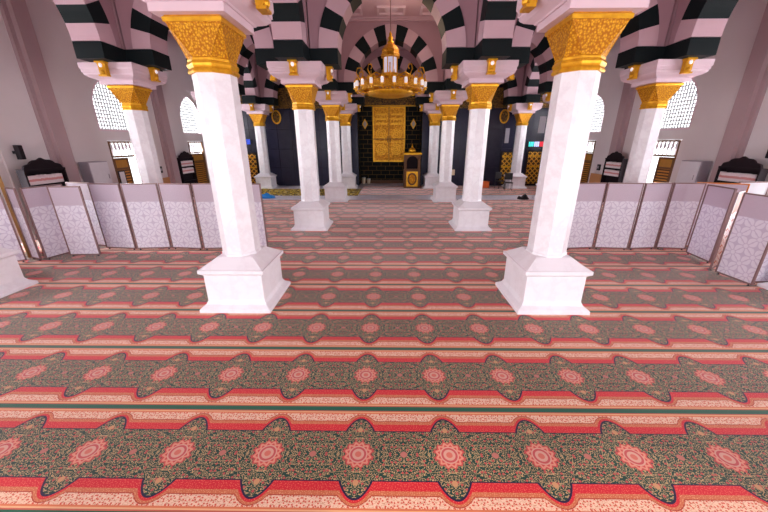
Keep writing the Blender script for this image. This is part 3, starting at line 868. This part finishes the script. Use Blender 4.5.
bm = bmesh.new(); box(bm, -.26, .26, -.18, .18, 0, .02); link('bottom', bm, 'orange', t)
bm = bmesh.new(); plate(bm, [(-.28, -.2), (.28, -.2), (.28, .2), (-.28, .2)], [[(-.22, -.14), (.22, -.14), (.22, .14), (-.22, .14)]], .37, .4, 'xy'); link('rim', bm, 'orange', t)
def chair(x, y, rz, lab):
    t = thing('dark_chair', lab, 'chair', (x, y, Z0), rz)
    bm = bmesh.new(); box(bm, -.23, .23, -.23, .23, .43, .48, 0, .01); link('seat', bm, 'blackp', t)
    bm = bmesh.new(); box(bm, -.23, .23, .2, .24, .6, 1.0, 0, .01); link('backrest', bm, 'blackp', t)
    for sx in (-.2, .2):
        for sy, h in ((-.2, .43), (.21, .62)):
            bm = bmesh.new(); tube(bm, [(sx, sy, 0), (sx, sy, h)], .016); link('leg', bm, 'blackp', t)
chair(7.0, 20.9, .3, 'black chair by the navy wall just right of the orange box')
chair(7.3, 20.2, -.2, 'black chair standing against the far right outer column base')
bm = bmesh.new(); bmesh.ops.create_icosphere(bm, subdivisions=3, radius=1)
for v in bm.verts: v.co = Vector((v.co.x * .3, v.co.y * .22, max(0, v.co.z) * .2 * (1 + .4 * math.sin(v.co.x * 5))))
o = tag(link('dark_bag', bm, 'blackp', None, True), 'dark bundle on the marble strip beside the right screens', 'bag'); o.location = (6.95, 16.9, .003)

# ------------------------------------------------------------------ chandelier
CZ = 4.5
t = thing('chandelier', 'large gilded ring chandelier with white lamp cups and a glass lantern over the nave', 'chandelier', (-.03, 13.7, CZ))
bm = bmesh.new(); lathe(bm, [(.0, -.06), (.45, -.06), (.78, .0), (.86, .07), (.88, .12), (.82, .14), (.8, .1), (.4, .02), (.0, .02)], 40); link('bowl', bm, 'goldsm', t, True)
bm = bmesh.new()
plate(bm, [(1.16 * math.cos(a * PI / 24), 1.16 * math.sin(a * PI / 24)) for a in range(48)], [[(1.08 * math.cos(a * PI / 24), 1.08 * math.sin(a * PI / 24)) for a in range(48)]], .2, .37, 'xy')
plate(bm, [(1.2 * math.cos(a * PI / 24), 1.2 * math.sin(a * PI / 24)) for a in range(48)], [[(1.02 * math.cos(a * PI / 24), 1.02 * math.sin(a * PI / 24)) for a in range(48)]], .16, .2, 'xy')
plate(bm, [(1.2 * math.cos(a * PI / 24), 1.2 * math.sin(a * PI / 24)) for a in range(48)], [[(1.02 * math.cos(a * PI / 24), 1.02 * math.sin(a * PI / 24)) for a in range(48)]], .37, .4, 'xy')
for a in range(24):
    th = a * PI / 12
    prism(bm, [(-.09, .395), (.09, .395), (.05, .5), (0, .58), (-.05, .5)], 1.08, 1.14, 'xz')
    vs = bm.verts[-10:] if False else list(bm.verts)[-10:]
    bmesh.ops.rotate(bm, verts=vs, cent=(0, 0, 0), matrix=Matrix.Rotation(th - PI / 2, 3, 'Z'))
link('ring', bm, 'gold', t)
for a in range(8):
    th = a * PI / 4
    bm = bmesh.new(); c, s = math.cos(th), math.sin(th)
    tube(bm, [(c * .82, s * .82, .12), (c * .96, s * .96, .1), (c * 1.09, s * 1.09, .14)], .03); 
    tube(bm, [(c * r, s * r, z) for r, z in ((1.1, .38), (.95, .6), (.75, .7), (.5, .66), (.32, .72))], .022); link('rib', bm, 'goldsm', t)
for a in range(20):
    th = a * PI / 10 + .1
    c, s = math.cos(th), math.sin(th)
    bm = bmesh.new(); tube(bm, [(c * r, s * r, z) for r, z in ((1.12, .17), (1.22, .1), (1.32, .12), (1.33, .2))], .02)
    lathe(bm, [(.02, .19), (.075, .21), (.08, .24), (.03, .25)], 10, c * 1.33, s * 1.33)
    ar = link('lamp_arm', bm, 'goldsm', t)
    bm = bmesh.new(); lathe(bm, [(.04, .24), (.055, .27), (.057, .4), (.045, .43), (.065, .445), (.03, .5), (.012, .53), (.012, .62), (.0, .66)], 10, c * 1.33, s * 1.33)
    for f in bm.faces: f.material_index = 1 if f.calc_center_median().z > .425 else 0
    link('lamp_cup', bm, ['glass', 'goldsm'], ar, True)
for a in range(10):
    th = a * PI / 5 + .3; c, s = math.cos(th), math.sin(th)
    bm = bmesh.new(); tube(bm, [(c * r, s * r, z) for r, z in ((1.12, .4), (1.2, .56), (1.32, .7), (1.26, .86), (1.12, .88), (1.08, .8), (1.14, .74))], [.028, .026, .024, .022, .02, .018, .02], 6); link('scroll', bm, 'goldsm', t)
bm = bmesh.new(); loft(bm, [ngon(r, z, 8) for r, z in ((.3, .6), (.36, .64), (.36, .72), (.28, .76))]); link('lantern_base', bm, 'goldsm', t)
bm = bmesh.new(); loft(bm, [ngon(.24, .76, 8), ngon(.24, 1.26, 8)]); lg = link('lantern_glass', bm, 'lantern', t)
bm = bmesh.new()
for x, y, z in ngon(.25, .76, 8): box(bm, x - .018, x + .018, y - .018, y + .018, .76, 1.26)
link('glazing_bar', bm, 'goldsm', lg)
bm = bmesh.new(); loft(bm, [ngon(r, z, 8) for r, z in ((.28, 1.26), (.34, 1.28), (.34, 1.36), (.3, 1.4), (.31, 1.5), (.27, 1.56), (.2, 1.64), (.13, 1.7), (.1, 1.72))]); link('dome', bm, 'gold', t)
bm = bmesh.new(); lathe(bm, [(.1, 1.72), (.13, 1.76), (.06, 1.82), (.1, 1.9), (.04, 1.97), (.06, 2.02), (.02, 2.08), (.012, 2.14)], 14); link('finial', bm, 'goldsm', t, True)
bm = bmesh.new(); tube(bm, [(0, 0, 2.1), (0, 0, CEIL - CZ - .04)], .018); lathe(bm, [(.16, CEIL - CZ), (.16, CEIL - CZ - .03), (.04, CEIL - CZ - .1)], 14); link('rod', bm, 'frame', t)

# ------------------------------------------------------------------ light
LG = {}
def area(name, loc, rot, sx, sy, power, col=(1, 1, 1), spread=PI):
    L = bpy.data.lights.new(name, 'AREA'); L.shape = 'RECTANGLE'; L.size, L.size_y = sx, sy; L.energy = power; L.color = col; L.spread = spread
    o = bpy.data.objects.new(name, L); C.objects.link(o); o.location = loc; o.rotation_euler = rot
    return o
for (c, h), p in zip(DO, (1.0, .75, 1.25, .75, 1.0)):
    area('doorway_daylight', (c, -3.3, 1.75), (PI / 2, 0, 0), 2 * h, 3.4, 178 * p, (.97, .97, 1.0))
for sgn in (-1, 1):
    for k, c in enumerate(BAYS):
        area('window_daylight', (sgn * (WX + .6), c, 4.2), (0, PI / 2 if sgn > 0 else -PI / 2, 0), 2.1, 1.9, 400 * (1.6 if k == 3 else 1), (.96, .96, 1.0))
        area('door_daylight', (sgn * (WX + .6), c, 1.4), (0, PI / 2 if sgn > 0 else -PI / 2, 0), 2.7, 1.5, 400 * (2.2 if k == 3 else 1), (.96, .96, 1.0))
L = bpy.data.lights.new('chandelier_glow', 'POINT'); L.energy = 45; L.color = (1, .72, .5); L.shadow_soft_size = .3
o = bpy.data.objects.new('chandelier_glow', L); C.objects.link(o); o.location = (0, 13.7, CZ + 1.9); o.location.x = .6
L = bpy.data.lights.new('sun', 'SUN'); L.energy = 1.2; L.color = (1, .86, .7); L.angle = .02
o = bpy.data.objects.new('sun', L); C.objects.link(o); o.rotation_euler = (math.radians(56), 0, math.radians(-14))
wd = bpy.data.worlds.new('world'); bpy.context.scene.world = wd; wd.use_nodes = True
bg = wd.node_tree.nodes['Background']; bg.inputs[0].default_value = (.96, .98, 1, 1); bg.inputs[1].default_value = 2.2

# ------------------------------------------------------------------ camera
cd = bpy.data.cameras.new('camera'); cam = bpy.data.objects.new('camera', cd); C.objects.link(cam)
cd.sensor_width = 36; cd.lens = 320.72 / 768 * 36; cd.clip_start = .05
cam.location = (-.0906, 0, 2.8)
cam.matrix_world = Matrix.Translation(cam.location) @ Matrix.Rotation(math.radians(.7965), 4, 'Z') @ Matrix.Rotation(PI / 2 - math.radians(19.492), 4, 'X') @ Matrix.Rotation(math.radians(-.1167), 4, 'Z')
sc = bpy.context.scene; sc.camera = cam
sc.view_settings.view_transform = 'Standard'; sc.view_settings.look = 'None'
sc.view_settings.exposure = 0; sc.view_settings.gamma = 1; sc.view_settings.use_curve_mapping = False
sc.cycles.use_denoising = True
sc.cycles.max_bounces = 8; sc.cycles.diffuse_bounces = 5; sc.cycles.transparent_max_bounces = 12
sc.cycles.sample_clamp_indirect = 6
